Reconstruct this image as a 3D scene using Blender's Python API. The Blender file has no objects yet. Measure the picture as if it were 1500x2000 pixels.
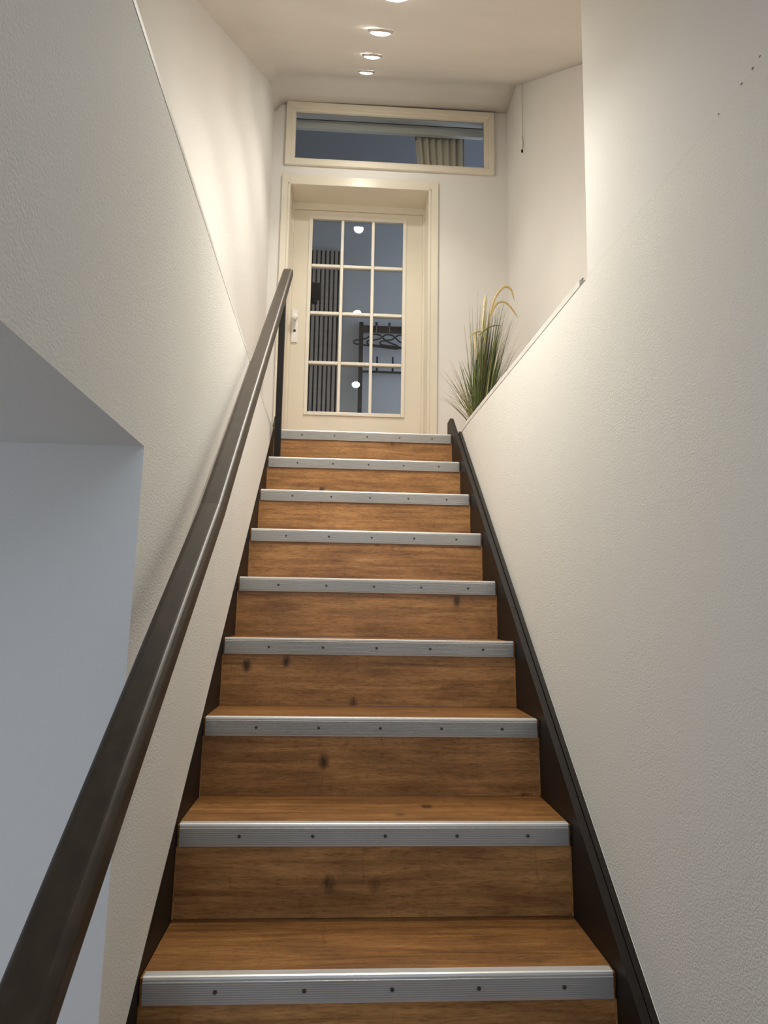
import bpy, bmesh, math, random
from mathutils import Vector, Matrix
random.seed(7)
SC = bpy.context.scene
COL = SC.collection

# ------------------------------------------------------------------ camera, world, exposure
cam_data = bpy.data.cameras.new('camera')
cam = bpy.data.objects.new('camera', cam_data)
COL.objects.link(cam)
cam_data.sensor_fit = 'VERTICAL'
cam_data.sensor_height = 36.0
cam_data.lens = 1390.0 / 2000.0 * 36.0
cam_data.clip_start = 0.02
RT = (0.998007, -0.06089, 0.016574)
UP = (-0.024694, -0.135119, 0.990522)
BK = (-0.058073, -0.988957, -0.136354)
CAM = (-0.097804, -1.468277, 0.693074)
cam.matrix_world = Matrix(((RT[0], UP[0], BK[0], CAM[0]),
                           (RT[1], UP[1], BK[1], CAM[1]),
                           (RT[2], UP[2], BK[2], CAM[2]),
                           (0, 0, 0, 1)))
SC.camera = cam

world = bpy.data.worlds.new('world')
world.use_nodes = True
world.node_tree.nodes['Background'].inputs[0].default_value = (0.50, 0.62, 0.85, 1)
world.node_tree.nodes['Background'].inputs[1].default_value = 0.06
SC.world = world
SC.view_settings.view_transform = 'Standard'
SC.view_settings.look = 'None'
SC.view_settings.gamma = 1.0
SC.view_settings.use_curve_mapping = False
SC.view_settings.exposure = 1.07

SPOT_STRENGTH = 112.0
BEAM_WATTS = 27.0
SPOT_COLOR = (1.0, 0.955, 0.855, 1)


def area_light(name, loc, direction, sx, sy, power, color):
    d = bpy.data.lights.new(name, 'AREA')
    d.shape = 'RECTANGLE'
    d.size, d.size_y = sx, sy
    d.energy, d.color = power, color
    o = bpy.data.objects.new(name, d)
    o.location = loc
    o.rotation_euler = Vector(direction).to_track_quat('-Z', 'Y').to_euler()
    COL.objects.link(o)
    return o


# daylight of the pane above the entrance, of an unseen source in the side passage, of the upper room's window
area_light('entrance_daylight', (0.03, -2.74, 1.60), (-0.12, 1, -0.1), 0.84, 0.46, 4.0, (0.70, 0.82, 1.0))
area_light('passage_daylight', (-1.10, -1.34, 0.10), (0.2, 1, 0.0), 0.8, 1.4, 2.35, (0.68, 0.80, 1.0))
area_light('room_daylight', (1.93, 4.0, 2.95), (-1, 0.05, 0.0), 1.0, 1.3, 6.8, (0.60, 0.75, 1.0))

# ------------------------------------------------------------------ materials


def new_mat(name):
    m = bpy.data.materials.new(name)
    m.use_nodes = True
    nt = m.node_tree
    b = nt.nodes['Principled BSDF']
    return m, nt, b


def N(nt, kind, **kw):
    n = nt.nodes.new(kind)
    for k, v in kw.items():
        if k.startswith('i_'):
            n.inputs[k[2:].replace('_', ' ')].default_value = v
        else:
            setattr(n, k, v)
    return n


def ramp(nt, stops):
    r = nt.nodes.new('ShaderNodeValToRGB')
    e = r.color_ramp.elements
    while len(e) < len(stops):
        e.new(0.5)
    for i, (p, c) in enumerate(stops):
        e[i].position = p
        e[i].color = (*c, 1) if len(c) == 3 else c
    return r


def mixc(nt, a, b, fac, mode='MIX'):
    m = nt.nodes.new('ShaderNodeMix')
    m.data_type = 'RGBA'
    m.blend_type = mode
    for sock, v in ((m.inputs[0], fac), (m.inputs[6], a), (m.inputs[7], b)):
        if hasattr(v, 'is_output'):
            nt.links.new(v, sock)
        elif isinstance(v, (int, float)):
            sock.default_value = v
        else:
            sock.default_value = (*v, 1)
    return m.outputs[2]


def plain(name, color, rough=0.5, metal=0.0, spec=0.5, var=0.06, scale=18.0, bump=0.0):
    """painted, plastic or metal surface: a base colour with slight procedural mottling"""
    m, nt, b = new_mat(name)
    tc = N(nt, 'ShaderNodeTexCoord')
    no = N(nt, 'ShaderNodeTexNoise')
    no.inputs['Scale'].default_value = scale
    no.inputs['Detail'].default_value = 4
    nt.links.new(tc.outputs['Object'], no.inputs['Vector'])
    lo = tuple(c * (1 - var) for c in color)
    hi = tuple(min(1, c * (1 + var)) for c in color)
    r = ramp(nt, [(0.3, lo), (0.7, hi)])
    nt.links.new(no.outputs['Fac'], r.inputs['Fac'])
    nt.links.new(r.outputs['Color'], b.inputs['Base Color'])
    b.inputs['Roughness'].default_value = rough
    b.inputs['Metallic'].default_value = metal
    b.inputs['Specular IOR Level'].default_value = spec
    if bump:
        bp = N(nt, 'ShaderNodeBump')
        bp.inputs['Strength'].default_value = bump
        bp.inputs['Distance'].default_value = 0.002
        nt.links.new(no.outputs['Fac'], bp.inputs['Height'])
        nt.links.new(bp.outputs['Normal'], b.inputs['Normal'])
    return m


def plaster(name, color, grain=330.0, strength=0.42, dist=0.002, var=0.035):
    """white roller-painted plaster with a fine pebbled relief that comes and goes"""
    m, nt, b = new_mat(name)
    tc = N(nt, 'ShaderNodeTexCoord')
    big = N(nt, 'ShaderNodeTexNoise')
    big.inputs['Scale'].default_value = 2.2
    big.inputs['Detail'].default_value = 3
    fine = N(nt, 'ShaderNodeTexNoise')
    fine.inputs['Scale'].default_value = grain
    fine.inputs['Detail'].default_value = 2.5
    fine.inputs['Roughness'].default_value = 0.55
    peb = N(nt, 'ShaderNodeTexVoronoi')
    peb.feature = 'SMOOTH_F1'
    peb.inputs['Scale'].default_value = grain * 0.75
    for t in (big, fine, peb):
        nt.links.new(tc.outputs['Object'], t.inputs['Vector'])
    lo = tuple(c * (1 - var) for c in color)
    r = ramp(nt, [(0.3, lo), (0.7, color)])
    nt.links.new(big.outputs['Fac'], r.inputs['Fac'])
    nt.links.new(r.outputs['Color'], b.inputs['Base Color'])
    b.inputs['Roughness'].default_value = 0.72
    b.inputs['Specular IOR Level'].default_value = 0.25
    sub = N(nt, 'ShaderNodeMath', operation='SUBTRACT')
    nt.links.new(fine.outputs['Fac'], sub.inputs[0])
    nt.links.new(peb.outputs['Distance'], sub.inputs[1])
    msk = ramp(nt, [(0.35, (0.35, 0.35, 0.35)), (0.65, (1, 1, 1))])
    nt.links.new(big.outputs['Fac'], msk.inputs['Fac'])
    mul = N(nt, 'ShaderNodeMath', operation='MULTIPLY')
    nt.links.new(sub.outputs[0], mul.inputs[0])
    nt.links.new(msk.outputs['Color'], mul.inputs[1])
    bp = N(nt, 'ShaderNodeBump')
    bp.inputs['Strength'].default_value = strength
    bp.inputs['Distance'].default_value = dist
    nt.links.new(mul.outputs[0], bp.inputs['Height'])
    nt.links.new(bp.outputs['Normal'], b.inputs['Normal'])
    return m


def oak(name, light, mid, dark, rough=0.38):
    """oak-print laminate: grain runs along X, a few knots, fine pores"""
    m, nt, b = new_mat(name)
    tc = N(nt, 'ShaderNodeTexCoord')
    info = N(nt, 'ShaderNodeObjectInfo')
    off = N(nt, 'ShaderNodeVectorMath', operation='MULTIPLY_ADD')
    off.inputs[1].default_value = (1, 1, 1)
    comb = N(nt, 'ShaderNodeCombineXYZ')
    mu = N(nt, 'ShaderNodeMath', operation='MULTIPLY')
    mu.inputs[1].default_value = 7.0
    nt.links.new(info.outputs['Random'], mu.inputs[0])
    for i in range(3):
        nt.links.new(mu.outputs[0], comb.inputs[i])
    nt.links.new(tc.outputs['Object'], off.inputs[0])
    nt.links.new(comb.outputs[0], off.inputs[2])

    def mapped(sc):
        mp = N(nt, 'ShaderNodeMapping')
        mp.inputs['Scale'].default_value = sc
        nt.links.new(off.outputs[0], mp.inputs['Vector'])
        return mp.outputs['Vector']
    # warp so that the grain bends round the knots
    kv = N(nt, 'ShaderNodeTexVoronoi')
    kv.inputs['Scale'].default_value = 1.0
    kv.inputs['Randomness'].default_value = 1.0
    nt.links.new(mapped((9.0, 6.5, 6.5)), kv.inputs['Vector'])
    band = N(nt, 'ShaderNodeTexNoise')
    band.inputs['Scale'].default_value = 1.0
    band.inputs['Detail'].default_value = 6
    band.inputs['Roughness'].default_value = 0.62
    band.inputs['Distortion'].default_value = 0.7
    nt.links.new(mapped((3.6, 55.0, 55.0)), band.inputs['Vector'])
    pore = N(nt, 'ShaderNodeTexNoise')
    pore.inputs['Scale'].default_value = 1.0
    pore.inputs['Detail'].default_value = 5
    pore.inputs['Roughness'].default_value = 0.7
    nt.links.new(mapped((42.0, 330.0, 330.0)), pore.inputs['Vector'])
    cloud = N(nt, 'ShaderNodeTexNoise')
    cloud.inputs['Scale'].default_value = 1.0
    cloud.inputs['Detail'].default_value = 4
    nt.links.new(mapped((6.0, 12.0, 12.0)), cloud.inputs['Vector'])
    flame = N(nt, 'ShaderNodeTexNoise')
    flame.inputs['Scale'].default_value = 1.0
    flame.inputs['Detail'].default_value = 3
    flame.inputs['Distortion'].default_value = 1.5
    nt.links.new(mapped((60.0, 13.0, 13.0)), flame.inputs['Vector'])
    base = ramp(nt, [(0.30, dark), (0.50, mid), (0.70, light)])
    nt.links.new(band.outputs['Fac'], base.inputs['Fac'])
    c = base.outputs['Color']
    cr = ramp(nt, [(0.35, (0.74, 0.72, 0.70)), (0.65, (1.12, 1.12, 1.12))])
    nt.links.new(cloud.outputs['Fac'], cr.inputs['Fac'])
    c = mixc(nt, c, cr.outputs['Color'], 0.75, 'MULTIPLY')
    fr = ramp(nt, [(0.62, (1, 1, 1)), (0.74, (0.66, 0.62, 0.58))])
    nt.links.new(flame.outputs['Fac'], fr.inputs['Fac'])
    c = mixc(nt, c, fr.outputs['Color'], 0.6, 'MULTIPLY')
    pr = ramp(nt, [(0.34, (0.42, 0.38, 0.34)), (0.50, (1, 1, 1)), (0.68, (1.25, 1.24, 1.22))])
    nt.links.new(pore.outputs['Fac'], pr.inputs['Fac'])
    c = mixc(nt, c, pr.outputs['Color'], 0.65, 'MULTIPLY')
    # knots: only some voronoi cells carry one
    kr = ramp(nt, [(0.05, (1, 1, 1)), (0.17, (0, 0, 0))])
    nt.links.new(kv.outputs['Distance'], kr.inputs['Fac'])
    sep = N(nt, 'ShaderNodeSeparateColor')
    nt.links.new(kv.outputs['Color'], sep.inputs[0])
    gt = N(nt, 'ShaderNodeMath', operation='GREATER_THAN')
    gt.inputs[1].default_value = 0.60
    nt.links.new(sep.outputs[0], gt.inputs[0])
    km = N(nt, 'ShaderNodeMath', operation='MULTIPLY')
    nt.links.new(kr.outputs['Color'], km.inputs[0])
    nt.links.new(gt.outputs[0], km.inputs[1])
    km2 = N(nt, 'ShaderNodeMath', operation='MULTIPLY')
    nt.links.new(km.outputs[0], km2.inputs[0])
    nt.links.new(flame.outputs['Fac'], km2.inputs[1])
    km3 = N(nt, 'ShaderNodeMath', operation='MULTIPLY')
    km3.inputs[1].default_value = 2.0
    km3.use_clamp = True
    nt.links.new(km2.outputs[0], km3.inputs[0])
    c = mixc(nt, c, tuple(x * 0.28 for x in dark), km3.outputs[0])
    nt.links.new(c, b.inputs['Base Color'])
    b.inputs['Roughness'].default_value = rough
    b.inputs['Specular IOR Level'].default_value = 0.4
    bp = N(nt, 'ShaderNodeBump')
    bp.inputs['Strength'].default_value = 0.12
    bp.inputs['Distance'].default_value = 0.001
    nt.links.new(pore.outputs['Fac'], bp.inputs['Height'])
    nt.links.new(bp.outputs['Normal'], b.inputs['Normal'])
    return m


def dark_wood(name, color, rough=0.34, spec=0.3):
    m, nt, b = new_mat(name)
    tc = N(nt, 'ShaderNodeTexCoord')
    mp = N(nt, 'ShaderNodeMapping')
    mp.inputs['Rotation'].default_value = (math.radians(-37), 0, 0)
    mp.inputs['Scale'].default_value = (60, 4, 60)
    nt.links.new(tc.outputs['Object'], mp.inputs['Vector'])
    no = N(nt, 'ShaderNodeTexNoise')
    no.inputs['Scale'].default_value = 1.0
    no.inputs['Detail'].default_value = 4
    nt.links.new(mp.outputs['Vector'], no.inputs['Vector'])
    r = ramp(nt, [(0.3, tuple(c * 0.75 for c in color)), (0.7, tuple(c * 1.25 for c in color))])
    nt.links.new(no.outputs['Fac'], r.inputs['Fac'])
    nt.links.new(r.outputs['Color'], b.inputs['Base Color'])
    b.inputs['Roughness'].default_value = rough
    b.inputs['Specular IOR Level'].default_value = spec
    bp = N(nt, 'ShaderNodeBump')
    bp.inputs['Strength'].default_value = 0.08
    bp.inputs['Distance'].default_value = 0.001
    nt.links.new(no.outputs['Fac'], bp.inputs['Height'])
    nt.links.new(bp.outputs['Normal'], b.inputs['Normal'])
    return m


def emission(name, color, strength):
    m, nt, b = new_mat(name)
    b.inputs['Base Color'].default_value = (0.9, 0.9, 0.88, 1)
    b.inputs['Emission Color'].default_value = color
    b.inputs['Emission Strength'].default_value = strength
    return m


def clear_glass(name):
    m, nt, b = new_mat(name)
    nt.nodes.remove(b)
    out = nt.nodes['Material Output']
    fr = N(nt, 'ShaderNodeFresnel')
    fr.inputs['IOR'].default_value = 1.45
    tr = N(nt, 'ShaderNodeBsdfTransparent')
    tr.inputs['Color'].default_value = (0.95, 0.97, 0.97, 1)
    gl = N(nt, 'ShaderNodeBsdfGlossy')
    gl.inputs['Roughness'].default_value = 0.0
    mx = N(nt, 'ShaderNodeMixShader')
    nt.links.new(fr.outputs[0], mx.inputs[0])
    nt.links.new(tr.outputs[0], mx.inputs[1])
    nt.links.new(gl.outputs[0], mx.inputs[2])
    nt.links.new(mx.outputs[0], out.inputs['Surface'])
    return m


M = {}
M['wall'] = plaster('white_plaster', (0.80, 0.785, 0.74))
M['wall_smooth'] = plaster('smooth_white_plaster', (0.81, 0.795, 0.765), grain=240.0, strength=0.16, dist=0.002)
M['wall_up'] = plaster('pebbled_white_plaster', (0.79, 0.775, 0.745), grain=210.0, strength=0.5, dist=0.0025)
M['ceiling'] = plaster('white_ceiling_paint', (0.76, 0.74, 0.70), grain=90.0, strength=0.10, dist=0.002, var=0.06)
M['seam'] = plain('ledge_white_paint', (0.76, 0.74, 0.70), 0.5)
M['gap'] = plain('dark_gap', (0.02, 0.017, 0.014), 0.95, spec=0.1)
M['chip'] = plain('chipped_plaster', (0.20, 0.17, 0.14), 0.9)
M['oak'] = oak('oak_laminate', (0.56, 0.300, 0.112), (0.41, 0.205, 0.072), (0.255, 0.118, 0.040))
M['oak_tread_dimmed'] = oak('oak_laminate_dimmed', (0.335, 0.163, 0.050), (0.24, 0.108, 0.031), (0.145, 0.060, 0.016))  # same laminate as the risers, colour darkened to offset the beams on the treads
M['alu'] = plain('brushed_aluminium', (0.60, 0.59, 0.57), 0.40, metal=0.45, var=0.05, scale=6)
M['screw'] = plain('dark_screw_steel', (0.09, 0.08, 0.075), 0.5, metal=0.6)
M['stringer'] = dark_wood('dark_brown_stringer_paint', (0.015, 0.0105, 0.008), 0.50, 0.22)
M['rail'] = dark_wood('dark_stained_handrail', (0.038, 0.026, 0.016), 0.40, 0.28)
M['post'] = plain('black_metal', (0.008, 0.007, 0.007), 0.5, spec=0.25)
M['cream'] = plain('cream_gloss_paint', (0.80, 0.745, 0.630), 0.30, var=0.02, scale=9)
M['bar'] = plain('white_glazing_bar_paint', (0.83, 0.79, 0.70), 0.32, var=0.02)
M['glass'] = clear_glass('window_glass')
M['white_plastic'] = plain('white_lock_plastic', (0.86, 0.84, 0.81), 0.35, var=0.02)
M['lamp'] = emission('lit_lamp_lens', SPOT_COLOR, SPOT_STRENGTH)
M['ring'] = plain('brushed_steel_ring', (0.55, 0.53, 0.50), 0.35, metal=0.7)
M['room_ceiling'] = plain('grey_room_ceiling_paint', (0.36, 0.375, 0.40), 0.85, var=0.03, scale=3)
M['room'] = plain('white_room_paint', (0.74, 0.75, 0.76), 0.8, var=0.03, scale=3)
M['slat'] = plain('grey_oak_slat', (0.58, 0.50, 0.43), 0.6, var=0.12, scale=40)
M['felt'] = plain('black_felt', (0.012, 0.012, 0.012), 0.95)
M['black'] = plain('black_coated_metal', (0.012, 0.012, 0.013), 0.5)
M['curtain'] = plain('taupe_curtain_cloth', (0.74, 0.65, 0.52), 0.85, var=0.05, scale=60)
M['pot'] = plain('anthracite_pot', (0.05, 0.05, 0.05), 0.5)
M['soil'] = plain('brown_soil', (0.07, 0.045, 0.03), 0.95, var=0.3, scale=90, bump=0.6)
M['plume'] = plain('straw_seed_plume', (0.60, 0.47, 0.22), 0.85, var=0.2, scale=120, bump=0.5)
M['plume_pale'] = plain('pale_cream_plume', (0.74, 0.66, 0.40), 0.85, var=0.15, scale=120, bump=0.5)
M['plume_olive'] = plain('olive_plume_leaf', (0.22, 0.25, 0.07), 0.7, var=0.2, scale=90)
M['cord'] = plain('off_white_cord', (0.50, 0.47, 0.42), 0.7)


def blade_mat():
    m, nt, b = new_mat('grass_blades')
    at = N(nt, 'ShaderNodeAttribute')
    at.attribute_name = 'tint'
    r = ramp(nt, [(0.0, (0.020, 0.035, 0.012)), (0.35, (0.045, 0.090, 0.024)), (0.62, (0.15, 0.21, 0.06)),
                  (0.8, (0.42, 0.40, 0.16)), (0.92, (0.13, 0.07, 0.03)), (1.0, (0.05, 0.035, 0.02))])
    nt.links.new(at.outputs['Fac'], r.inputs['Fac'])
    nt.links.new(r.outputs['Color'], b.inputs['Base Color'])
    b.inputs['Roughness'].default_value = 0.45
    return m


M['blade'] = blade_mat()

# ------------------------------------------------------------------ mesh helpers


def bm_box(bm, x0, x1, y0, y1, z0, z1):
    v = [bm.verts.new((x, y, z)) for z in (z0, z1) for y in (y0, y1) for x in (x0, x1)]
    for f in ((0, 2, 3, 1), (4, 5, 7, 6), (0, 1, 5, 4), (2, 6, 7, 3), (0, 4, 6, 2), (1, 3, 7, 5)):
        bm.faces.new([v[i] for i in f])
    return v


def box(x0, x1, y0, y1, z0, z1, bevel=0.0, seg=2):
    bm = bmesh.new()
    bm_box(bm, min(x0, x1), max(x0, x1), min(y0, y1), max(y0, y1), min(z0, z1), max(z0, z1))
    if bevel:
        bmesh.ops.bevel(bm, geom=list(bm.edges), offset=bevel, segments=seg, profile=0.5, affect='EDGES')
    return bm


def boxes(lst, bevel=0.0):
    bm = bmesh.new()
    for b in lst:
        bm_box(bm, *b)
    if bevel:
        bmesh.ops.bevel(bm, geom=list(bm.edges), offset=bevel, segments=1, affect='EDGES')
    return bm


def prism(pts, axis, a, b):
    """polygon in the plane across AXIS, pushed from a to b along it"""
    bm = bmesh.new()
    def P(u, v, t):
        return {'x': (t, u, v), 'y': (u, t, v), 'z': (u, v, t)}[axis]
    lo = [bm.verts.new(P(u, v, a)) for u, v in pts]
    hi = [bm.verts.new(P(u, v, b)) for u, v in pts]
    n = len(pts)
    bm.faces.new(lo)
    bm.faces.new(list(reversed(hi)))
    for i in range(n):
        bm.faces.new((lo[i], hi[i], hi[(i + 1) % n], lo[(i + 1) % n]))
    bmesh.ops.recalc_face_normals(bm, faces=bm.faces)
    return bm


def tube(bm, pts, rad, seg=8, cap=True):
    """round bar through points; rad is a number or one per point"""
    pts = [Vector(p) for p in pts]
    rads = rad if isinstance(rad, (list, tuple)) else [rad] * len(pts)
    rings = []
    prev_u = None
    for i, p in enumerate(pts):
        t = (pts[min(i + 1, len(pts) - 1)] - pts[max(i - 1, 0)]).normalized()
        if prev_u is None:
            u = t.orthogonal().normalized()
        else:
            u = (prev_u - t * prev_u.dot(t)).normalized()
        prev_u = u
        w = t.cross(u)
        rings.append([bm.verts.new(p + (u * math.cos(2 * math.pi * k / seg) + w * math.sin(2 * math.pi * k / seg)) * rads[i])
                      for k in range(seg)])
    for a, b in zip(rings, rings[1:]):
        for k in range(seg):
            bm.faces.new((a[k], a[(k + 1) % seg], b[(k + 1) % seg], b[k]))
    if cap:
        bm.faces.new(list(reversed(rings[0])))
        bm.faces.new(rings[-1])
    return bm


def lathe(prof, origin=(0, 0, 0), seg=24, axis='z'):
    bm = bmesh.new()
    rings = []
    o = Vector(origin)
    for r, h in prof:
        ring = []
        for k in range(seg):
            a = 2 * math.pi * k / seg
            c, s = r * math.cos(a), r * math.sin(a)
            d = {'z': (c, s, h), 'y': (c, h, s), 'x': (h, c, s)}[axis]
            ring.append(bm.verts.new(o + Vector(d)))
        rings.append(ring)
    for a, b in zip(rings, rings[1:]):
        for k in range(seg):
            bm.faces.new((a[k], a[(k + 1) % seg], b[(k + 1) % seg], b[k]))
    bm.faces.new(rings[0])
    bm.faces.new(rings[-1])
    bmesh.ops.recalc_face_normals(bm, faces=bm.faces)
    return bm


def root_of(o):
    while o.parent:
        o = o.parent
    return o


def obj(name, bm, mat, parent=None, smooth=False, label=None):
    """one mesh object from a bmesh in world coordinates"""
    if parent is not None:
        bmesh.ops.translate(bm, verts=bm.verts, vec=-Vector(root_of(parent).location))
    me = bpy.data.meshes.new(name)
    bm.to_mesh(me)
    bm.free()
    me.materials.append(mat)
    if smooth:
        for p in me.polygons:
            p.use_smooth = True
    o = bpy.data.objects.new(name, me)
    COL.objects.link(o)
    if parent is not None:
        o.parent = parent
    if label:
        o['label'] = label
    return o


def thing(name, label, cat, loc=(0, 0, 0), group=None, kind=None):
    o = bpy.data.objects.new(name, None)
    o.empty_display_size = 0.1
    o.location = loc
    COL.objects.link(o)
    o['label'] = label
    o['category'] = cat
    if group:
        o['group'] = group
    if kind:
        o['kind'] = kind
    return o


def struct(name, bm, mat, label, cat, smooth=False):
    o = obj(name, bm, mat, None, smooth)
    o['kind'] = 'structure'
    o['label'] = label
    o['category'] = cat
    return o


def copy_tree(o, parent=None):
    c = o.copy()
    COL.objects.link(c)
    c.parent = parent
    for ch in list(o.children):
        copy_tree(ch, c)
    return c


def grid_wall(ys, zs, keep, xf, xb):
    """wall slab along Y: cells of a (y, z) grid, front at xf(y, z), back at xb, closed sides round every opening"""
    bm = bmesh.new()
    F, B = {}, {}
    def vf(i, j):
        if (i, j) not in F:
            F[i, j] = bm.verts.new((xf(ys[i], zs[j]), ys[i], zs[j]))
        return F[i, j]
    def vb(i, j):
        if (i, j) not in B:
            B[i, j] = bm.verts.new((xb, ys[i], zs[j]))
        return B[i, j]
    ni, nj = len(ys) - 1, len(zs) - 1
    K = lambda i, j: 0 <= i < ni and 0 <= j < nj and keep(0.5 * (ys[i] + ys[i + 1]), 0.5 * (zs[j] + zs[j + 1]))
    for i in range(ni):
        for j in range(nj):
            if not K(i, j):
                continue
            q = [(i, j), (i + 1, j), (i + 1, j + 1), (i, j + 1)]
            bm.faces.new([vf(*p) for p in q])
            bm.faces.new([vb(*p) for p in reversed(q)])
            for (a, b, ni_, nj_) in ((q[0], q[1], i, j - 1), (q[1], q[2], i + 1, j), (q[2], q[3], i, j + 1), (q[3], q[0], i - 1, j)):
                if not K(ni_, nj_):
                    bm.faces.new((vf(*a), vb(*a), vb(*b), vf(*b)))
    bmesh.ops.recalc_face_normals(bm, faces=bm.faces)
    return bm


def lin(a, b, n):
    return [a + (b - a) * i / n for i in range(n + 1)]


def clamp(v, a, b):
    return max(a, min(b, v))


# ------------------------------------------------------------------ dimensions
G, R = 0.26260, 0.19936            # going and rise of the stair
SL = R / G
ZL = 8 * R                         # landing level
YL = 8 * G                         # landing nosing
ZF = -4 * R                        # hall floor
YW, YB = 3.10, 3.22                # wall with the door: face and back
CEIL = lambda x, y: (2.236 - (0.165 if x < 0 else 0.036) * x) + (0.692 + (0.063 if x < 0 else 0.0158) * x) * y

# ------------------------------------------------------------------ room shell
struct('floor', box(-1.7, 0.62, -2.85, -0.45, ZF - 0.1, ZF), M['oak'], 'hall floor at the foot of the stairs', 'floor')
struct('floor_landing', box(-0.64, 1.0, YL + 0.02, 4.85, ZL - 0.16, ZL - 0.002), M['oak'],
       'landing floor behind the top nosing in front of the glazed door', 'floor')
struct('floor_room', boxes([(-1.5, -0.64, 3.22, 4.85, ZL - 0.16, ZL - 0.002), (1.0, 2.0, 3.22, 4.85, ZL - 0.16, ZL - 0.002)]),
       M['oak'], 'floor of the room behind the glazed door', 'floor')
struct('floor_alcove', boxes([(0.63, 1.0, 0.31, YL + 0.02, ZL - 0.16, ZL - 0.004)]), M['oak'],
       'raised alcove floor beside the stairs, hidden from below', 'floor')


def left_x(y, z):
    z0 = y * SL + 0.02
    t = clamp((z - z0) / max(ZL - z0, 0.15), 0, 1)
    top = -0.463 + (1.94 - clamp(y, -0.9, 2.2)) * 0.0144
    return -0.458 + t * (top + 0.458)


def right_x(y, z):
    z0 = y * SL + 0.06
    t = clamp((z - z0) / max(ZL - z0, 0.15), 0, 1)
    top = 0.485 + (1.99 - clamp(y, -0.9, 2.2)) * 0.0337
    return 0.491 + t * (top - 0.491)


YN0, YN1, ZN = -1.30, -0.248, 0.965      # side passage opening in the left wall
ys = lin(-2.8, YN0, 4) + lin(YN0, YN1, 5)[1:] + lin(YN1, 2.20, 16)[1:]
zs = lin(ZF, ZN, 8) + lin(ZN, ZL - 0.012, 5)[1:]
wl = struct('wall_left', grid_wall(ys, zs, lambda y, z: not (YN0 < y < YN1 and z < ZN), left_x, -0.645), M['wall'],
            'white plaster lower left wall with the passage opening', 'wall')
ys = lin(-2.8, 2.30, 22)
zs = lin(ZF, ZL - 0.012, 12)
wr = struct('wall_right', grid_wall(ys, zs, lambda y, z: True, right_x, 0.63), M['wall'],
            'rough white lower right wall beside the stairs', 'wall')
# ledges on top of the lower walls: a dark joint and a thin white board
def ledge(y0, y1, fx, back, z0, z1, n, push=0.0):
    bm = bmesh.new()
    prev = None
    for y in lin(y0, y1, n):
        x = fx(y, ZL) + push
        ring = [bm.verts.new(p) for p in ((x, y, z0), (x, y, z1), (back, y, z1), (back, y, z0))]
        if prev:
            for k in range(4):
                bm.faces.new((prev[k], prev[(k + 1) % 4], ring[(k + 1) % 4], ring[k]))
        else:
            bm.faces.new(ring)
        prev = ring
    bm.faces.new(list(reversed(prev)))
    bmesh.ops.recalc_face_normals(bm, faces=bm.faces)
    return bm
obj('joint', ledge(-2.8, 2.19, left_x, -0.645, ZL - 0.012, ZL - 0.006, 20, -0.003), M['gap'], wl, label='dark joint under the ledge board')
obj('ledge_board', ledge(-2.8, 2.19, left_x, -0.66, ZL - 0.006, ZL + 0.006, 20, -0.001), M['seam'], wl, label='thin white ledge board')
obj('joint', ledge(0.31, 2.02, right_x, 0.63, ZL - 0.012, ZL - 0.007, 10, 0.003), M['gap'], wr, label='dark joint under the ledge board')
obj('ledge_board', ledge(0.36, 2.02, right_x, 0.63, ZL - 0.007, ZL + 0.012, 10, 0.0), M['seam'], wr, label='white ledge board')
obj('plaster_joint', ledge(-2.8, 0.31, right_x, 0.63, ZL - 0.012, ZL + 0.001, 14, 0.0), M['wall'], wr)
for (y, dz, s) in ((0.335, 0.002, 0.005), (-0.33, -0.004, 0.0015), (-0.40, 0.0, 0.002), (-0.432, 0.003, 0.0025), (-0.452, 0.008, 0.0018)):
    x = right_x(y, ZL)
    bm = bmesh.new()
    bmesh.ops.create_icosphere(bm, subdivisions=1, radius=s)
    for v in bm.verts:
        v.co = Vector((v.co.x * 0.4, v.co.y * 1.7 * random.uniform(0.7, 1.2), v.co.z * random.uniform(0.6, 1.1))) + Vector((x - 0.0005, y, ZL + dz))
    obj('plaster_chip', bm, M['chip'], wr)

# upper walls
ZT = 4.5
def upper_left(y, z):
    return -0.640
struct('wall_left_upper', grid_wall(lin(-2.8, YW, 12), lin(ZL - 0.012, ZT, 6), lambda y, z: True, upper_left, -0.80), M['wall_up'],
       'set back upper left wall above the ledge, pebbled white plaster', 'wall')
struct('wall_right_upper', grid_wall(lin(-2.8, 0.31, 14), lin(ZL + 0.001, ZT, 4), lambda y, z: True,
                                     lambda y, z: right_x(y, ZL) + 0.004, 0.70), M['wall_smooth'],
       'upper right wall that ends at the alcove corner', 'wall')
struct('wall_alcove', box(0.998, 1.12, 0.1, YW, ZL - 0.2, ZT), M['wall_smooth'], 'white side wall of the alcove behind the grass', 'wall')
# wall with the door and the pane above it
DX0, DX1, DZ = -0.515, 0.450, 3.585      # door opening
TX0, TX1, TZ0, TZ1 = -0.52, 0.865, 3.745, 4.165
struct('wall_far', boxes([(-0.80, DX0, YW, YB, ZL - 0.1, TZ0), (DX1, 1.12, YW, YB, ZL - 0.1, TZ0),
                          (DX0, DX1, YW, YB, DZ, TZ0), (-0.80, TX0, YW, YB, TZ0, TZ1), (TX1, 1.12, YW, YB, TZ0, TZ1),
                          (-0.80, 1.12, YW, YB, TZ1, ZT)]), M['wall_smooth'], 'white end wall round the cream door', 'wall')

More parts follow.
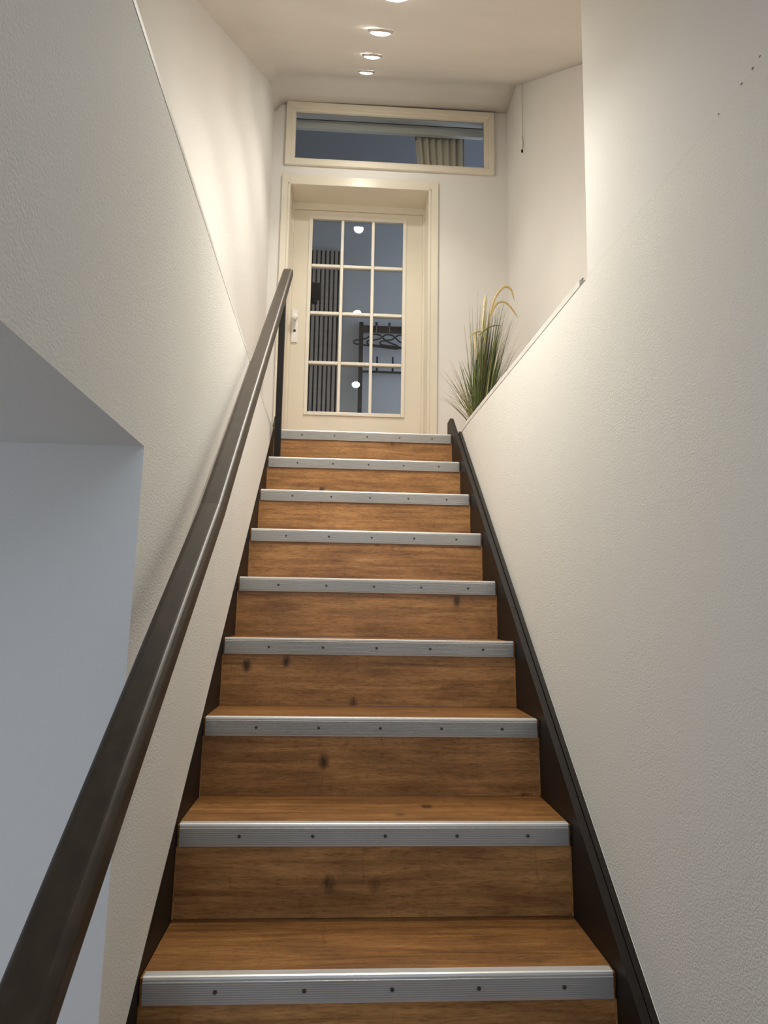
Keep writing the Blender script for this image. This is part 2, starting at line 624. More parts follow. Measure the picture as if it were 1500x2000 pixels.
# ceiling: flat strip by the door, slope over the stairs, flat over the hall; coved into the left wall
def ceiling_bm():
    bm = bmesh.new()
    def zc(x, y):
        z = CEIL(x, y)
        zt = CEIL(x, 2.83)
        return clamp(z, 1.95, zt)
    ysl = [-2.85, -1.5, -0.535] + lin(-0.4, 2.80, 20) + [2.83, 2.9, 3.0, 3.13]
    xsl = [-0.70, -0.640, -0.60, -0.55, -0.45] + lin(-0.3, 1.05, 9)
    V = []
    for y in ysl:
        row = []
        for x in xsl:
            z = zc(x, y)
            d = clamp((x + 0.640) / 0.09, 0, 1)
            row.append(bm.verts.new((x, y, z - 0.075 * (1 - d) ** 2)))
        V.append(row)
    T = [[bm.verts.new((v.co.x, v.co.y, v.co.z + 0.15)) for v in row] for row in V]
    ny, nx = len(ysl), len(xsl)
    for i in range(ny - 1):
        for j in range(nx - 1):
            bm.faces.new((V[i][j], V[i + 1][j], V[i + 1][j + 1], V[i][j + 1]))
            bm.faces.new((T[i][j], T[i][j + 1], T[i + 1][j + 1], T[i + 1][j]))
    for i in range(ny - 1):
        bm.faces.new((V[i][0], T[i][0], T[i + 1][0], V[i + 1][0]))
        bm.faces.new((V[i][-1], V[i + 1][-1], T[i + 1][-1], T[i][-1]))
    for j in range(nx - 1):
        bm.faces.new((V[0][j], V[0][j + 1], T[0][j + 1], T[0][j]))
        bm.faces.new((V[-1][j], T[-1][j], T[-1][j + 1], V[-1][j + 1]))
    bmesh.ops.recalc_face_normals(bm, faces=bm.faces)
    return bm
struct('ceiling', ceiling_bm(), M['ceiling'], 'sloping white ceiling above the stairs with recessed spotlights', 'ceiling', smooth=True)

# side passage behind the opening in the left wall
struct('wall_passage', boxes([(-1.70, -0.645, YN1, YN1 + 0.12, ZF, ZN + 0.10),
                              (-1.70, -0.645, YN0 - 0.22, YN0 - 0.10, ZF, ZN + 0.10),
                              (-1.80, -1.70, YN0 - 0.22, YN1 + 0.12, ZF, ZN + 0.10)]), M['wall'],
       'white passage wall in cool daylight', 'wall')
struct('ceiling_passage', box(-1.70, -0.645, YN0 - 0.1, YN1, ZN, ZN + 0.10), M['wall_smooth'], 'low flat soffit of the passage opening', 'ceiling')
# hall end behind the viewer, with the pane that lets the daylight in
struct('wall_rear', boxes([(-0.66, 0.72, -2.92, -2.80, ZF, 1.34), (-0.66, 0.72, -2.92, -2.80, 1.86, 2.2),
                           (-0.66, -0.42, -2.92, -2.80, 1.34, 1.86), (0.48, 0.72, -2.92, -2.80, 1.34, 1.86)]),
       M['wall_smooth'], 'hall end wall behind the viewer', 'wall')

# room beyond the door
struct('wall_room_far', box(-1.6, 2.1, 4.82, 4.95, ZL - 0.1, 4.5), M['room'], 'far wall of the dim room behind the glass', 'wall')
struct('wall_room_left', box(-1.6, -1.5, 3.22, 4.82, ZL - 0.1, 4.5), M['room'], 'side wall of the dim room, out of view', 'wall')
struct('wall_room_right', boxes([(2.0, 2.1, 3.22, 3.45, ZL - 0.1, 4.5), (2.0, 2.1, 4.55, 4.82, ZL - 0.1, 4.5),
                                 (2.0, 2.1, 3.45, 4.55, ZL - 0.1, 2.3), (2.0, 2.1, 3.45, 4.55, 3.6, 4.5)]), M['room'],
       'window wall of the dim room, out of view', 'wall')
struct('wall_room_near', boxes([(-1.6, -0.80, YB - 0.1, YB, ZL - 0.1, 4.5), (1.12, 2.1, YB - 0.1, YB, ZL - 0.1, 4.5)]), M['room'],
       'door side wall of the dim room, out of view', 'wall')
struct('ceiling_room', box(-1.6, 2.1, YB, 4.95, 4.45, 4.55), M['room_ceiling'], 'ceiling of the dim room behind the pane', 'ceiling')

# ------------------------------------------------------------------ staircase
st = thing('staircase', 'straight flight of oak steps with grooved metal nosings between dark stringers', 'staircase', (0, -0.8, ZF))
HW = 0.45


def nosing_bm(n):
    y, z = n * G, n * R
    # outline in (y, z): top lip, rounded edge, grooved front face
    H, T = 0.046, 0.0055
    pts = [(y + 0.020, z + 0.0005), (y + 0.020, z + 0.0030), (y + 0.0015, z + 0.0036), (y - 0.0022, z + 0.0022), (y - T + 0.0015, z - 0.002)]
    ng = 9
    z0, z1 = z - 0.005, z - H + 0.005
    for k in range(ng):
        a = z0 + (z1 - z0) * k / ng
        b = z0 + (z1 - z0) * (k + 1) / ng
        w = (a - b)
        pts += [(y - T + 0.0024, a), (y - T, a - w * 0.25), (y - T, a - w * 0.60), (y - T + 0.0024, a - w * 0.85)]
    pts += [(y - T, z - H + 0.004), (y - T + 0.0008, z - H), (y - 0.001, z - H), (y - 0.001, z + 0.0005)]
    return prism(pts, 'x', -HW, HW)


screw_me = None
for n in range(-3, 9):
    y, z = n * G, n * R
    # riser: leans very slightly, stands under the nosing
    pts = [(y + 0.004, z - 0.006), (y + 0.016, z - 0.006), (y + 0.006, z - R + 0.001), (y - 0.0065, z - R + 0.001)]
    obj('riser', prism(pts, 'x', -0.4555, 0.4555), M['oak'], st)
    for sx in (-1, 1):
        xa, xb = sorted((sx * 0.4535, sx * 0.4565))
        obj('edge_strip', prism([(y - 0.0015, z - 0.048), (y + 0.004, z - 0.048), (y - 0.006, z - R + 0.001), (y - 0.0115, z - R + 0.001)], 'x', xa, xb),
            M['oak'], st)
    if n < 8:
        obj('tread', prism([(y - 0.001, z), (y + G - 0.004, z), (y + G - 0.004, z - 0.028), (y - 0.001, z - 0.028)], 'x', -0.4555, 0.4555), M['oak_tread_dimmed'], st)
    else:
        obj('tread', prism([(y - 0.001, z), (y + 0.10, z), (y + 0.10, z - 0.028), (y - 0.001, z - 0.028)], 'x', -0.4555, 0.4555), M['oak_tread_dimmed'], st)
    no = obj('nosing', nosing_bm(n), M['alu'], st)
    for k in range(5):
        x = -0.315 + k * 0.167
        if screw_me is None:
            so = obj('screw', lathe([(0.0005, -0.0036), (0.0030, -0.0034), (0.0040, -0.0022), (0.0040, 0.0)], (0, 0, 0), 10, 'y'), M['screw'], None)
            screw_me = so.data
            screw_me.transform(Matrix.Identity(4))
            so.parent = no
        else:
            so = bpy.data.objects.new('screw', screw_me)
            COL.objects.link(so)
            so.parent = no
        so.location = Vector((x, y - 0.0040, z - 0.0235)) - Vector(st.location)


def stringer_pts(dz_top, y_end, z_cap, y0=-1.05):
    top = lambda y: y * SL + dz_top
    yc = (z_cap - dz_top) / SL
    return [(y0, ZF), (y0, top(y0)), (yc, z_cap), (y_end, z_cap), (y_end, ZL - 0.2), (-0.45, ZF)]


rs = obj('stringer', prism(stringer_pts(0.062, 2.255, 1.700), 'x', 0.4565, 0.474), M['stringer'], st, label='dark brown right stringer board')
obj('cap_bead', prism([(-1.0, -1.0 * SL + 0.02), (-1.0, -1.0 * SL + 0.0575), (1.99, 1.99 * SL + 0.0575 + 0.02), (2.03, 1.99 * SL + 0.062), (2.03, 1.99 * SL)], 'x', 0.4755, 0.4885),
    M['stringer'], rs)
obj('groove', prism([(-1.0, -1.0 * SL + 0.02), (-1.0, -1.0 * SL + 0.048), (1.99, 1.99 * SL + 0.048), (1.99, 1.99 * SL)], 'x', 0.474, 0.4755), M['gap'], rs)
obj('caulk_line', prism([(-1.0, -1.0 * SL + 0.03), (-1.0, -1.0 * SL + 0.0615), (2.02, 2.02 * SL + 0.064), (2.02, 2.02 * SL)], 'x', 0.4885, 0.4908), M['seam'], rs,
    label='pale caulk line against the wall')
ls = obj('stringer', prism(stringer_pts(0.020, 2.19, 1.690), 'x', -0.4660, -0.4565), M['stringer'], st, label='dark brown left stringer board')

# ------------------------------------------------------------------ handrail
hr = thing('handrail', 'dark stained wooden handrail running up the left side on a black post', 'handrail', (-0.41, 1.95, 7 * R))
RA = Vector((-0.3572, -1.25, 0.0229))
RJ = Vector((-0.3841, 0.10, 0.9008))       # the rail changes slope a little at its joint
RB = Vector((-0.4195, 2.155, 2.4726))
RW, RH, RR = 0.0268, 0.0220, 0.0130        # half width, half height, corner radius


def rail_bm(a, b, round_a, round_b):
    u = (b - a).normalized()
    sd = Vector((1, 0, 0)) - u * u.x
    sd.normalize()
    n = sd.cross(u)
    def ring(c, s):
        out = []
        for (cx, cz, a0) in ((RW - RR, RH - RR, 0), (-RW + RR, RH - RR, 90), (-RW + RR, -RH + RR, 180), (RW - RR, -RH + RR, 270)):
            for k in range(9):
                t = math.radians(a0 + 90 * k / 8)
                out.append(c + (sd * (cx + RR * math.cos(t)) + n * (cz + RR * math.sin(t))) * s)
        return out
    st_ = [(a, 0.74), (a + u * 0.004, 0.88), (a + u * 0.013, 1.0)] if round_a else [(a, 0.985), (a + u * 0.0015, 1.0)]
    st_ += [(b - u * 0.016, 1.0), (b - u * 0.006, 0.92), (b, 0.74)] if round_b else [(b - u * 0.0015, 1.0), (b, 0.985)]
    bm = bmesh.new()
    rings = [[bm.verts.new(p) for p in ring(c, s_)] for c, s_ in st_]
    for p, q in zip(rings, rings[1:]):
        for k in range(len(p)):
            bm.faces.new((p[k], p[(k + 1) % len(p)], q[(k + 1) % len(q)], q[k]))
    bm.faces.new(rings[0])
    bm.faces.new(rings[-1])
    bmesh.ops.recalc_face_normals(bm, faces=bm.faces)
    return bm


def at_y(y):
    p, q = (RA, RJ) if y < RJ.y else (RJ, RB)
    return p + (q - p) * ((y - p.y) / (q.y - p.y))


obj('rail_length', rail_bm(RA, RJ, True, False), M['rail'], hr)
obj('rail_length', rail_bm(RJ, RB, False, True), M['rail'], hr)
pu = at_y(1.945)
obj('post', box(-0.4365, -0.4075, 1.925, 1.965, 7 * R, pu.z - 0.022, 0.002), M['post'], hr, label='black metal post at the top of the rail')
obj('post', box(-0.374, -0.345, -1.03, -0.99, -4 * R, at_y(-1.01).z - 0.022, 0.002), M['post'], hr)

# ------------------------------------------------------------------ door
d1 = thing('door_1', 'cream glazed door of twelve panes at the top of the stairs', 'door', (-0.03, YW, ZL), kind='structure')
YD = 3.32                                   # face of the leaf
fr = obj('door_frame', boxes([
    (-0.567, -0.512, YW - 0.016, YW - 0.0005, ZL, 3.642), (0.452, 0.511, YW - 0.016, YW - 0.0005, ZL, 3.642),
    (-0.512, 0.452, YW - 0.016, YW - 0.0005, 3.585, 3.642),
    (-0.524, -0.508, YW - 0.020, YD + 0.06, ZL, 3.580), (0.443, 0.460, YW - 0.020, YD + 0.06, ZL, 3.580),
    (-0.524, 0.460, YW - 0.020, YD + 0.06, 3.572, 3.588),
    (-0.514, -0.4935, YD - 0.012, YD + 0.06, ZL, 3.530), (0.4285, 0.450, YD - 0.012, YD + 0.06, ZL, 3.530),
    (-0.514, 0.450, YD - 0.0125, YD + 0.06, 3.525, 3.580)], 0.002), M['cream'], d1)
LX0, LX1, LZ0, LZ1 = -0.505, 0.440, ZL + 0.008, 3.523
GX = [-0.364, -0.1465, 0.0725, 0.291]
GZ = [2.036, 2.392, 2.756, 3.108, 3.462]
YG = YD + 0.018
leaf = obj('door_leaf', boxes([
    (-0.493, GX[0] - 0.004, YD, YD + 0.042, LZ0, LZ1), (GX[3] + 0.004, 0.428, YD, YD + 0.042, LZ0, LZ1),
    (GX[0] - 0.004, GX[3] + 0.004, YD, YD + 0.042, LZ0, GZ[0] - 0.004), (GX[0] - 0.004, GX[3] + 0.004, YD, YD + 0.042, GZ[4] + 0.004, LZ1)]),
    M['cream'], d1)
# raised moulding round the glazed field
for (a, b, c, d) in ((GX[0] - 0.022, GX[0] + 0.004, GZ[0] - 0.022, GZ[4] + 0.022), (GX[3] - 0.004, GX[3] + 0.022, GZ[0] - 0.022, GZ[4] + 0.022)):
    obj('moulding', box(a, b, YD - 0.009, YD - 0.0003, c, d, 0.003), M['bar'], leaf)
for (c, d) in ((GZ[0] - 0.022, GZ[0] + 0.004), (GZ[4] - 0.004, GZ[4] + 0.022)):
    obj('moulding', box(GX[0] + 0.004, GX[3] - 0.004, YD - 0.009, YD - 0.0003, c, d, 0.003), M['bar'], leaf)
for x in GX[1:3]:
    obj('glazing_bar', box(x - 0.011, x + 0.011, YD - 0.004, YD + 0.036, GZ[0] + 0.004, GZ[4] - 0.004, 0.004), M['bar'], leaf)
for z in GZ[1:4]:
    for i in range(3):
        a = GX[i] + (0.011 if i else 0.004)
        b = GX[i + 1] - (0.011 if i < 2 else 0.004)
        obj('glazing_bar', box(a, b, YD - 0.004, YD + 0.036, z - 0.011, z + 0.011, 0.004), M['bar'], leaf)
for i in range(3):
    for j in range(4):
        obj('pane', box(GX[i] + (0.011 if i else 0.004), GX[i + 1] - (0.011 if i < 2 else 0.004), YG, YG + 0.004,
                        GZ[j] + (0.011 if j else 0.004), GZ[j + 1] - (0.011 if j < 3 else 0.004)), M['glass'], leaf)
lp = obj('lock_plate', box(-0.487, -0.443, YD - 0.009, YD - 0.0003, 2.528, 2.772, 0.004), M['white_plastic'], d1, label='white lock plate')
obj('knob', lathe([(0.010, 0.0), (0.010, -0.024), (0.021, -0.030), (0.0245, -0.040), (0.0235, -0.052), (0.018, -0.057), (0.006, -0.0585)],
                  (-0.463, YD - 0.009, 2.697), 20, 'y'), M['white_plastic'], lp, smooth=True)
obj('keyhole', lathe([(0.0005, -0.003), (0.008, -0.003), (0.010, -0.001), (0.010, 0.0)], (-0.464, YD - 0.009, 2.614), 14, 'y'), M['screw'], lp)

# ------------------------------------------------------------------ pane above the door
w1 = thing('window_1', 'long cream framed pane above the door', 'window', (0.175, YW, 3.717), kind='structure')
def mitred(x0, x1, z0, z1, w, y0, y1, bev=0.002):
    """four mitred members of a rectangular frame"""
    out = []
    for q in ([(x0, z0), (x1, z0), (x1 - w, z0 + w), (x0 + w, z0 + w)],
              [(x1, z0), (x1, z1), (x1 - w, z1 - w), (x1 - w, z0 + w)],
              [(x1, z1), (x0, z1), (x0 + w, z1 - w), (x1 - w, z1 - w)],
              [(x0, z1), (x0, z0), (x0 + w, z0 + w), (x0 + w, z1 - w)]):
        bm = prism(q, 'y', y0, y1)
        bmesh.ops.bevel(bm, geom=list(bm.edges), offset=bev, segments=1, affect='EDGES')
        out.append(bm)
    return out
for bm in mitred(-0.5535, 0.9025, 3.717, 4.189, 0.040, YW - 0.022, YW - 0.0005):
    obj('casing', bm, M['cream'], w1)
for bm in mitred(-0.5185, 0.8635, 3.747, 4.163, 0.030, YW - 0.004, YW + 0.045):
    obj('sash', bm, M['cream'], w1)
obj('pane', box(-0.4885, 0.8335, YW + 0.018, YW + 0.023, 3.777, 4.133), M['glass'], w1)

# window of the upper room and the pane in the hall end: out of view, they carry the daylight
w2 = thing('window_2', 'window of the dim room behind the door, out of view', 'window', (2.0, 4.0, 2.3), kind='structure')
obj('window_frame', boxes([(1.985, 2.05, 3.45, 3.50, 2.3, 3.6), (1.985, 2.05, 4.50, 4.55, 2.3, 3.6),
                           (1.985, 2.05, 3.50, 4.50, 2.3, 2.35), (1.985, 2.05, 3.50, 4.50, 3.55, 3.6)]), M['white_plastic'], w2)
obj('pane', box(2.01, 2.016, 3.5, 4.5, 2.35, 3.55), M['glass'], w2)
w3 = thing('window_3', 'pane high in the hall end wall behind the viewer', 'window', (0.03, -2.8, 1.34), kind='structure')
obj('window_frame', boxes([(-0.42, -0.38, -2.86, -2.79, 1.34, 1.86), (0.44, 0.48, -2.86, -2.79, 1.34, 1.86),
                           (-0.38, 0.44, -2.86, -2.79, 1.34, 1.37), (-0.38, 0.44, -2.86, -2.79, 1.83, 1.86)]), M['white_plastic'], w3)
obj('pane', box(-0.38, 0.44, -2.84, -2.834, 1.37, 1.83), M['glass'], w3)

# ------------------------------------------------------------------ ceiling spotlights
slope_q = Vector((0.02, -0.692, 1.0)).normalized()
def tilted_lens():
    bm = lathe([(0.0375, 0.004), (0.0385, -0.003), (0.030, -0.006), (0.004, -0.0065)], (0, 0, 0), 28)
    bmesh.ops.rotate(bm, verts=bm.verts, cent=(0, 0, 0), matrix=Matrix.Rotation(math.radians(-11), 3, 'X'))
    bmesh.ops.translate(bm, verts=bm.verts, vec=(0, 0, -0.004))
    return bm
def spot_proto():
    t = thing('ceiling_spotlight', 'lit round ceiling spotlight closest to the door', 'spotlight', (0, 0, 0), 'recessed ceiling spotlights')
    ring = bmesh.new()
    prof = [(0.039, -0.001), (0.0405, -0.010), (0.044, -0.011), (0.0515, -0.004), (0.052, 0.0)]
    rows = [[ring.verts.new((r * math.cos(2 * math.pi * k / 32), r * math.sin(2 * math.pi * k / 32), h)) for k in range(32)] for r, h in prof]
    for a, b in zip(rows, rows[1:]):
        for k in range(32):
            ring.faces.new((a[k], a[(k + 1) % 32], b[(k + 1) % 32], b[k]))
    bmesh.ops.recalc_face_normals(ring, faces=ring.faces)
    obj('trim_ring', ring, M['ring'], t, smooth=True)
    obj('lens', tilted_lens(), M['lamp'], t, smooth=True)
    d = bpy.data.lights.new('beam', 'SPOT')
    d.energy = BEAM_WATTS
    d.color = SPOT_COLOR[:3]
    d.spot_size = math.radians(117)
    d.spot_blend = 1.0
    d.shadow_soft_size = 0.035
    o = bpy.data.objects.new('beam', d)
    COL.objects.link(o)
    o.parent = t
    o.location = (0, 0, -0.045)
    o.rotation_euler = (math.radians(BEAM_TILT), 0, 0)       # swivelled from the slope towards straight down
    return t
BEAM_TILT = -32
sp0 = spot_proto()
spots = [(-0.020, 2.440, 'lit round ceiling spotlight closest to the door'),
         (-0.006, 1.760, 'second lit ceiling spotlight from the door, in the middle of the slope'),
         (0.006, 1.080, 'third lit ceiling spotlight from the door, largest one seen whole'),
         (0.025, 0.462, 'lit ceiling spotlight farthest from the door, only partly in view')]
for i, (x, y, lab) in enumerate(spots):
    o = sp0 if i == 0 else copy_tree(sp0)
    o.location = (x, y, CEIL(x, y) - 0.0005)
    o.rotation_euler = slope_q.to_track_quat('Z', 'Y').to_euler()
    o['label'] = lab

# ------------------------------------------------------------------ pull cord in the alcove
pc = thing('pull_cord', 'thin cord hanging from the ceiling beside the alcove wall', 'cord', (0.985, 2.63, 3.60))
bm = bmesh.new()
tube(bm, [(0.985, 2.63, 4.06), (0.9845, 2.631, 3.85), (0.985, 2.632, 3.70)], 0.0022, 6)
obj('cord_line', bm, M['cord'], pc)
bm = bmesh.new()
tube(bm, [(0.985, 2.632, 3.70)] + [(0.985 + 0.006 * math.sin(a) - 0.004, 2.632 + 0.004 * math.cos(a), 3.70 - 0.11 * a / math.pi) for a in lin(0.2, math.pi, 6)], 0.002, 6)
tube(bm, [(0.985, 2.632, 3.70), (0.992, 2.634, 3.66), (0.990, 2.634, 3.62), (0.981, 2.630, 3.592)], 0.002, 6)
obj('cord_loop', bm, M['cord'], pc)
obj('toggle', lathe([(0.001, -0.012), (0.006, -0.010), (0.007, 0.002), (0.003, 0.010), (0.001, 0.011)], (0.981, 2.630, 3.590), 10), M['gap'], pc, smooth=True)

# ------------------------------------------------------------------ ornamental grass
PX, PY = 0.665, 2.42
pl = thing('ornamental_grass', 'tall artificial ornamental grass with pale plumes behind the right ledge', 'plant', (PX, PY, ZL))
obj('pot', lathe([(0.050, 0.0), (0.058, 0.004), (0.072, 0.125), (0.076, 0.130), (0.070, 0.130), (0.066, 0.108), (0.002, 0.107)], (PX, PY, ZL), 28), M['pot'], pl, smooth=True)
obj('soil', lathe([(0.0655, 0.100), (0.0650, 0.1105), (0.03, 0.114), (0.002, 0.115)], (PX, PY, ZL), 20), M['soil'], pl)


def blades(n, seed):
    rnd = random.Random(seed)
    verts, faces, tint = [], [], []
    ZB = ZL + 0.112
    for i in range(n):
        a = rnd.uniform(0, 2 * math.pi)
        r0 = 0.045 * math.sqrt(rnd.random())
        kind = rnd.random()
        if kind < 0.60:
            h = rnd.uniform(0.36, 0.78)
            lean = rnd.gauss(0.01, 0.035)
            w = rnd.uniform(0.0022, 0.0046)
        elif kind < 0.85:
            h = rnd.uniform(0.25, 0.52)
            lean = rnd.uniform(0.04, 0.12)
            w = rnd.uniform(0.0018, 0.0034)
        else:
            h = rnd.uniform(0.60, 0.86)
            lean = rnd.gauss(0.02, 0.05)
            w = rnd.uniform(0.0013, 0.0022)
        dx, dy = math.cos(a), math.sin(a)
        lx = dx * abs(lean) * 1.35 + h * 0.10
        ly = dy * abs(lean) * 0.9
        if rnd.random() < 0.14:
            lx = -rnd.uniform(0.06, 0.22)
            h = rnd.uniform(0.22, 0.46)
        tv = rnd.choice([0.05, 0.2, 0.35, 0.4, 0.55, 0.62, 0.65, 0.75, 0.8, 0.9, 0.97]) + rnd.uniform(-0.03, 0.03)
        bx, by = PX + dx * r0, PY + dy * r0
        ta = rnd.uniform(0, math.pi)
        ux, uy = math.cos(ta), math.sin(ta)
        seg = 5
        base = len(verts)
        for s in range(seg + 1):
            t = s / seg
            c = t ** 1.2
            cx, cy, cz = bx + lx * c, by + ly * c, ZB + h * t - abs(lx) * 0.3 * t * t
            ww = w * (1 - 0.85 * t ** 1.5)
            fold = ww * 0.5
            verts += [(cx - ux * ww, cy - uy * ww, cz), (cx - uy * fold, cy + ux * fold, cz), (cx + ux * ww, cy + uy * ww, cz)]
            tint += [clamp(tv + (t - 0.5) * 0.12, 0, 1)] * 3
        for s in range(seg):
            p = base + s * 3
            faces += [(p, p + 1, p + 4, p + 3), (p + 1, p + 2, p + 5, p + 4)]
    return verts, faces, tint


vs, fs, tv = blades(430, 11)
off = Vector(pl.location)
me = bpy.data.meshes.new('grass_blades')
me.from_pydata([tuple(Vector(v) - off) for v in vs], [], fs)
at = me.attributes.new('tint', 'FLOAT', 'POINT')
at.data.foreach_set('value', tv)
me.materials.append(M['blade'])
go = bpy.data.objects.new('grass_blades', me)
COL.objects.link(go)
go.parent = pl
go['kind'] = 'stuff'


def plume(pts, r, mat, label=None):
    """a stem that thickens into a soft seed head; points in (x, z) relative to the pot, slight depth"""
    n = 14
    P = []
    for i in range(n + 1):
        t = i / n * (len(pts) - 1)
        k = min(int(t), len(pts) - 2)
        f = t - k
        p0, p1, p2, p3 = (pts[max(k - 1, 0)], pts[k], pts[k + 1], pts[min(k + 2, len(pts) - 1)])
        q = []
        for c in range(3):
            q.append(0.5 * (2 * p1[c] + (p2[c] - p0[c]) * f + (2 * p0[c] - 5 * p1[c] + 4 * p2[c] - p3[c]) * f * f + (3 * p1[c] - p0[c] - 3 * p2[c] + p3[c]) * f ** 3))
        P.append(Vector((PX + q[0] * 1.17, PY + q[1], ZL + q[2])))
    rads = [r * (0.30 + 0.70 * min(1.0, (i / n) / 0.25)) * (1.0 if i < n - 3 else (1 - (i - n + 3) / 3.4)) for i in range(n + 1)]
    bm = bmesh.new()
    tube(bm, P, rads, 8)
    obj('seed_plume', bm, mat, pl, smooth=True, label=label)


def stem(pts):
    bm = bmesh.new()
    tube(bm, [(PX + a, PY + b, ZL + c) for a, b, c in pts], 0.0022, 6)
    obj('plume_stem', bm, M['plume_olive'], pl, smooth=True)


stem([(0.01, 0.0, 0.11), (0.02, -0.01, 0.45), (0.035, -0.02, 0.68)])
stem([(0.0, 0.01, 0.11), (0.0, 0.0, 0.45), (0.01, -0.01, 0.66)])
stem([(-0.01, -0.01, 0.11), (-0.02, -0.01, 0.40), (-0.03, -0.02, 0.60)])
plume([(0.035, -0.02, 0.68), (0.050, -0.02, 0.79), (0.075, -0.02, 0.90), (0.120, -0.02, 0.968), (0.155, -0.02, 0.955), (0.172, -0.02, 0.885)], 0.0068, M['plume'],
      'tallest straw plume bent over like a hook')
plume([(0.030, -0.02, 0.70), (0.055, -0.02, 0.80), (0.085, -0.02, 0.865), (0.125, -0.02, 0.875), (0.160, -0.02, 0.835), (0.188, -0.02, 0.785)], 0.0062, M['plume'],
      'second straw plume drooping to the side')
plume([(0.010, -0.01, 0.66), (0.018, -0.01, 0.74), (0.024, -0.01, 0.84), (0.030, -0.01, 0.925)], 0.0105, M['plume_pale'], 'pale upright plume')
plume([(-0.020, -0.02, 0.52), (-0.018, -0.02, 0.58), (-0.026, -0.02, 0.64), (-0.022, -0.02, 0.685)], 0.0095, M['plume_pale'], 'short pale plume')
plume([(0.010, -0.03, 0.60), (0.020, -0.03, 0.655), (-0.010, -0.03, 0.690), (-0.060, -0.03, 0.650)], 0.0052, M['plume'], 'short plume curled to the side')
plume([(-0.010, -0.03, 0.66), (0.030, -0.03, 0.705), (0.065, -0.03, 0.725), (0.098, -0.03, 0.728)], 0.0040, M['plume_olive'], 'thin olive blade across the plumes')

# ------------------------------------------------------------------ behind the door: slatted panel, wall box, coat rack, hangers
sl = thing('slatted_panel', 'grey wood slat panel on black felt seen through the left panes', 'wall panel', (-0.35, 4.80, ZL))
XR, ZTP = -0.145, 4.003
obj('felt_backing', box(-0.76, XR, 4.800, 4.815, ZL, ZTP), M['felt'], sl)
slat_me = None
for k in range(15):
    x1 = XR - 0.014 - k * 0.0405
    if slat_me is None:
        s0 = obj('slat', box(x1 - 0.026, x1, 4.778, 4.7995, ZL + 0.002, ZTP, 0.0015, 1), M['slat'], sl)
        slat_me = s0.data
    else:
        c = s0.copy()
        COL.objects.link(c)
        c.parent = sl
        c.location = (-k * 0.0405, 0, 0)
wb = thing('wall_box', 'small black box mounted on the slatted panel behind the glass', 'wall box', (-0.395, 4.777, 3.48))
obj('housing', box(-0.440, -0.350, 4.730, 4.7775, 3.50, 3.655, 0.006), M['black'], wb)
obj('lower_clip', box(-0.432, -0.378, 4.745, 4.7775, 3.462, 3.4995, 0.004), M['felt'], wb)

cr = thing('coat_rack', 'black metal coat rack on the wall of the room behind the door', 'coat rack', (0.35, 4.78, ZL))
for x in (0.032, 0.74):
    obj('post', box(x - 0.019, x + 0.019, 4.755, 4.795, ZL, 3.304, 0.003), M['black'], cr)
obj('top_bar', box(0.0515, 0.7205, 4.762, 4.785, 3.216, 3.276, 0.003), M['black'], cr)
obj('lower_bar', box(0.0515, 0.7205, 4.765, 4.783, 2.832, 2.848, 0.002), M['black'], cr)
for x in (0.168, 0.286, 0.404, 0.522, 0.640):
    bm = bmesh.new()
    tube(bm, [(x, 4.7625, 3.245), (x, 4.735, 3.250), (x, 4.712, 3.262), (x, 4.705, 3.285)], [0.008, 0.008, 0.009, 0.012], 8)
    obj('hook', bm, M['black'], cr, smooth=True)
for x in (0.180, 0.323, 0.466, 0.609):
    bm = bmesh.new()
    tube(bm, [(x, 4.765, 2.84), (x, 4.735, 2.845), (x, 4.728, 2.87), (x, 4.728, 2.968)], [0.009, 0.009, 0.008, 0.008], 8)
    obj('peg', bm, M['black'], cr, smooth=True)

hg = thing('coat_hanger', 'black plastic coat hanger on the hook nearest the rack post', 'coat hanger', (0.168, 4.705, 3.17), 'coat hangers on the rack')
def hanger_outline():
    h = [(0.0, 0.0), (0.035, -0.006), (0.065, -0.030), (0.095, -0.054), (0.15, -0.070), (0.190, -0.080), (0.204, -0.092), (0.200, -0.110), (0.185, -0.116), (0.09, -0.116), (0.0, -0.116)]
    return h + [(-x, z) for x, z in reversed(h[:-1])]
bm = bmesh.new()
o_ = Vector(hg.location)
tube(bm, [o_ + Vector((x, 0.24 * x, z)) for x, z in hanger_outline()], 0.0072, 8)
obj('hanger_body', bm, M['black'], hg, smooth=True)
bm = bmesh.new()
tube(bm, [o_ + Vector((0, 0, -0.002)), o_ + Vector((0, 0, 0.06))] + [o_ + Vector((0, 0.018 * (1 - math.cos(a)) - 0.018 + 0.018, 0.085 + 0.022 * math.sin(a - 0.6))) for a in lin(0.3, 3.4, 7)], 0.0022, 6)
obj('hanger_hook', bm, M['ring'], hg, smooth=True, label='steel wire hook')
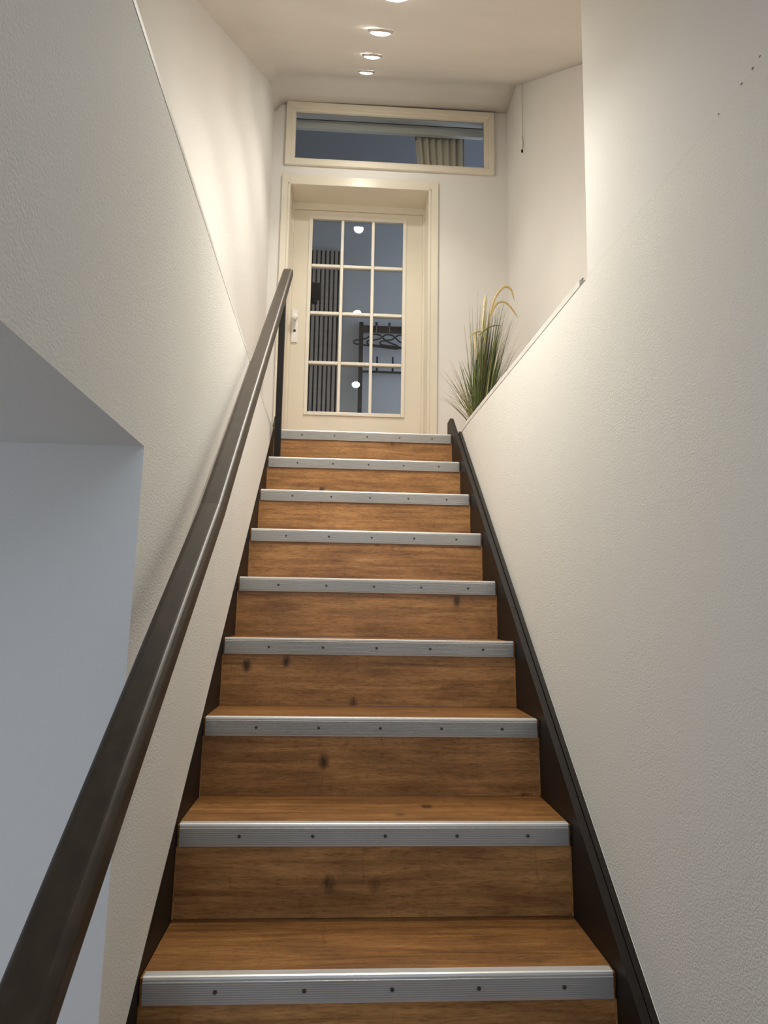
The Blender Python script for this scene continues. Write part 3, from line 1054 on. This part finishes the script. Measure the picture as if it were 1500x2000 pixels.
for i, (x, rz, lab) in enumerate(((0.286, 0.0, 'black plastic coat hanger on the middle visible hook'),
                                  (0.404, 0.0, 'black plastic coat hanger cut off by the edge of the glass'))):
    c = copy_tree(hg)
    c.location = (x, 4.705, 3.17)
    c.rotation_euler = (0, 0, rz)
    c['label'] = lab

# ------------------------------------------------------------------ curtain behind the upper pane
ct = thing('curtain_rail', 'pale curtain rail behind the upper pane', 'curtain rail', (0.18, 3.27, 4.12))
obj('rail_board', box(-0.78, 1.10, 3.262, 3.290, 4.124, 4.188), M['bar'], ct)
obj('gap_shade', box(-0.78, 1.10, 3.264, 3.310, 4.1885, 4.206), M['gap'], ct, label='black strip for the shade in the gap above the board')  # solid black strip paints the shadow gap between rail and ceiling
def curtain_bm():
    bm = bmesh.new()
    nz, nx = 8, 84
    F, B = [], []
    for j in range(nz + 1):
        z = 4.186 - j / nz * 0.55
        t = j / nz
        xa = 0.358 + 0.055 * t
        xb = 0.742 + 0.004 * t
        rf, rb = [], []
        for i in range(nx + 1):
            u = i / nx
            ph = u * 2 * math.pi * 7.5
            amp = 0.020 + 0.006 * math.sin(u * 9)
            y = 3.330 + amp * (math.sin(ph) + 0.35 * math.sin(2 * ph + 1.0)) + 0.015
            x = xa + (xb - xa) * u + 0.006 * math.cos(ph)
            rf.append(bm.verts.new((x, y, z)))
            rb.append(bm.verts.new((x, y + 0.003, z)))
        F.append(rf)
        B.append(rb)
    for j in range(nz):
        for i in range(nx):
            bm.faces.new((F[j][i], F[j][i + 1], F[j + 1][i + 1], F[j + 1][i]))
            bm.faces.new((B[j][i], B[j + 1][i], B[j + 1][i + 1], B[j][i + 1]))
    for j in range(nz):
        bm.faces.new((F[j][0], F[j + 1][0], B[j + 1][0], B[j][0]))
        bm.faces.new((F[j][nx], B[j][nx], B[j + 1][nx], F[j + 1][nx]))
    for i in range(nx):
        bm.faces.new((F[0][i], B[0][i], B[0][i + 1], F[0][i + 1]))
        bm.faces.new((F[nz][i], F[nz][i + 1], B[nz][i + 1], B[nz][i]))
    bmesh.ops.recalc_face_normals(bm, faces=bm.faces)
    return bm
cu = obj('curtain', curtain_bm(), M['curtain'], None, smooth=True)
cu['label'] = 'pleated taupe curtain gathered behind the upper pane'
cu['category'] = 'curtain'
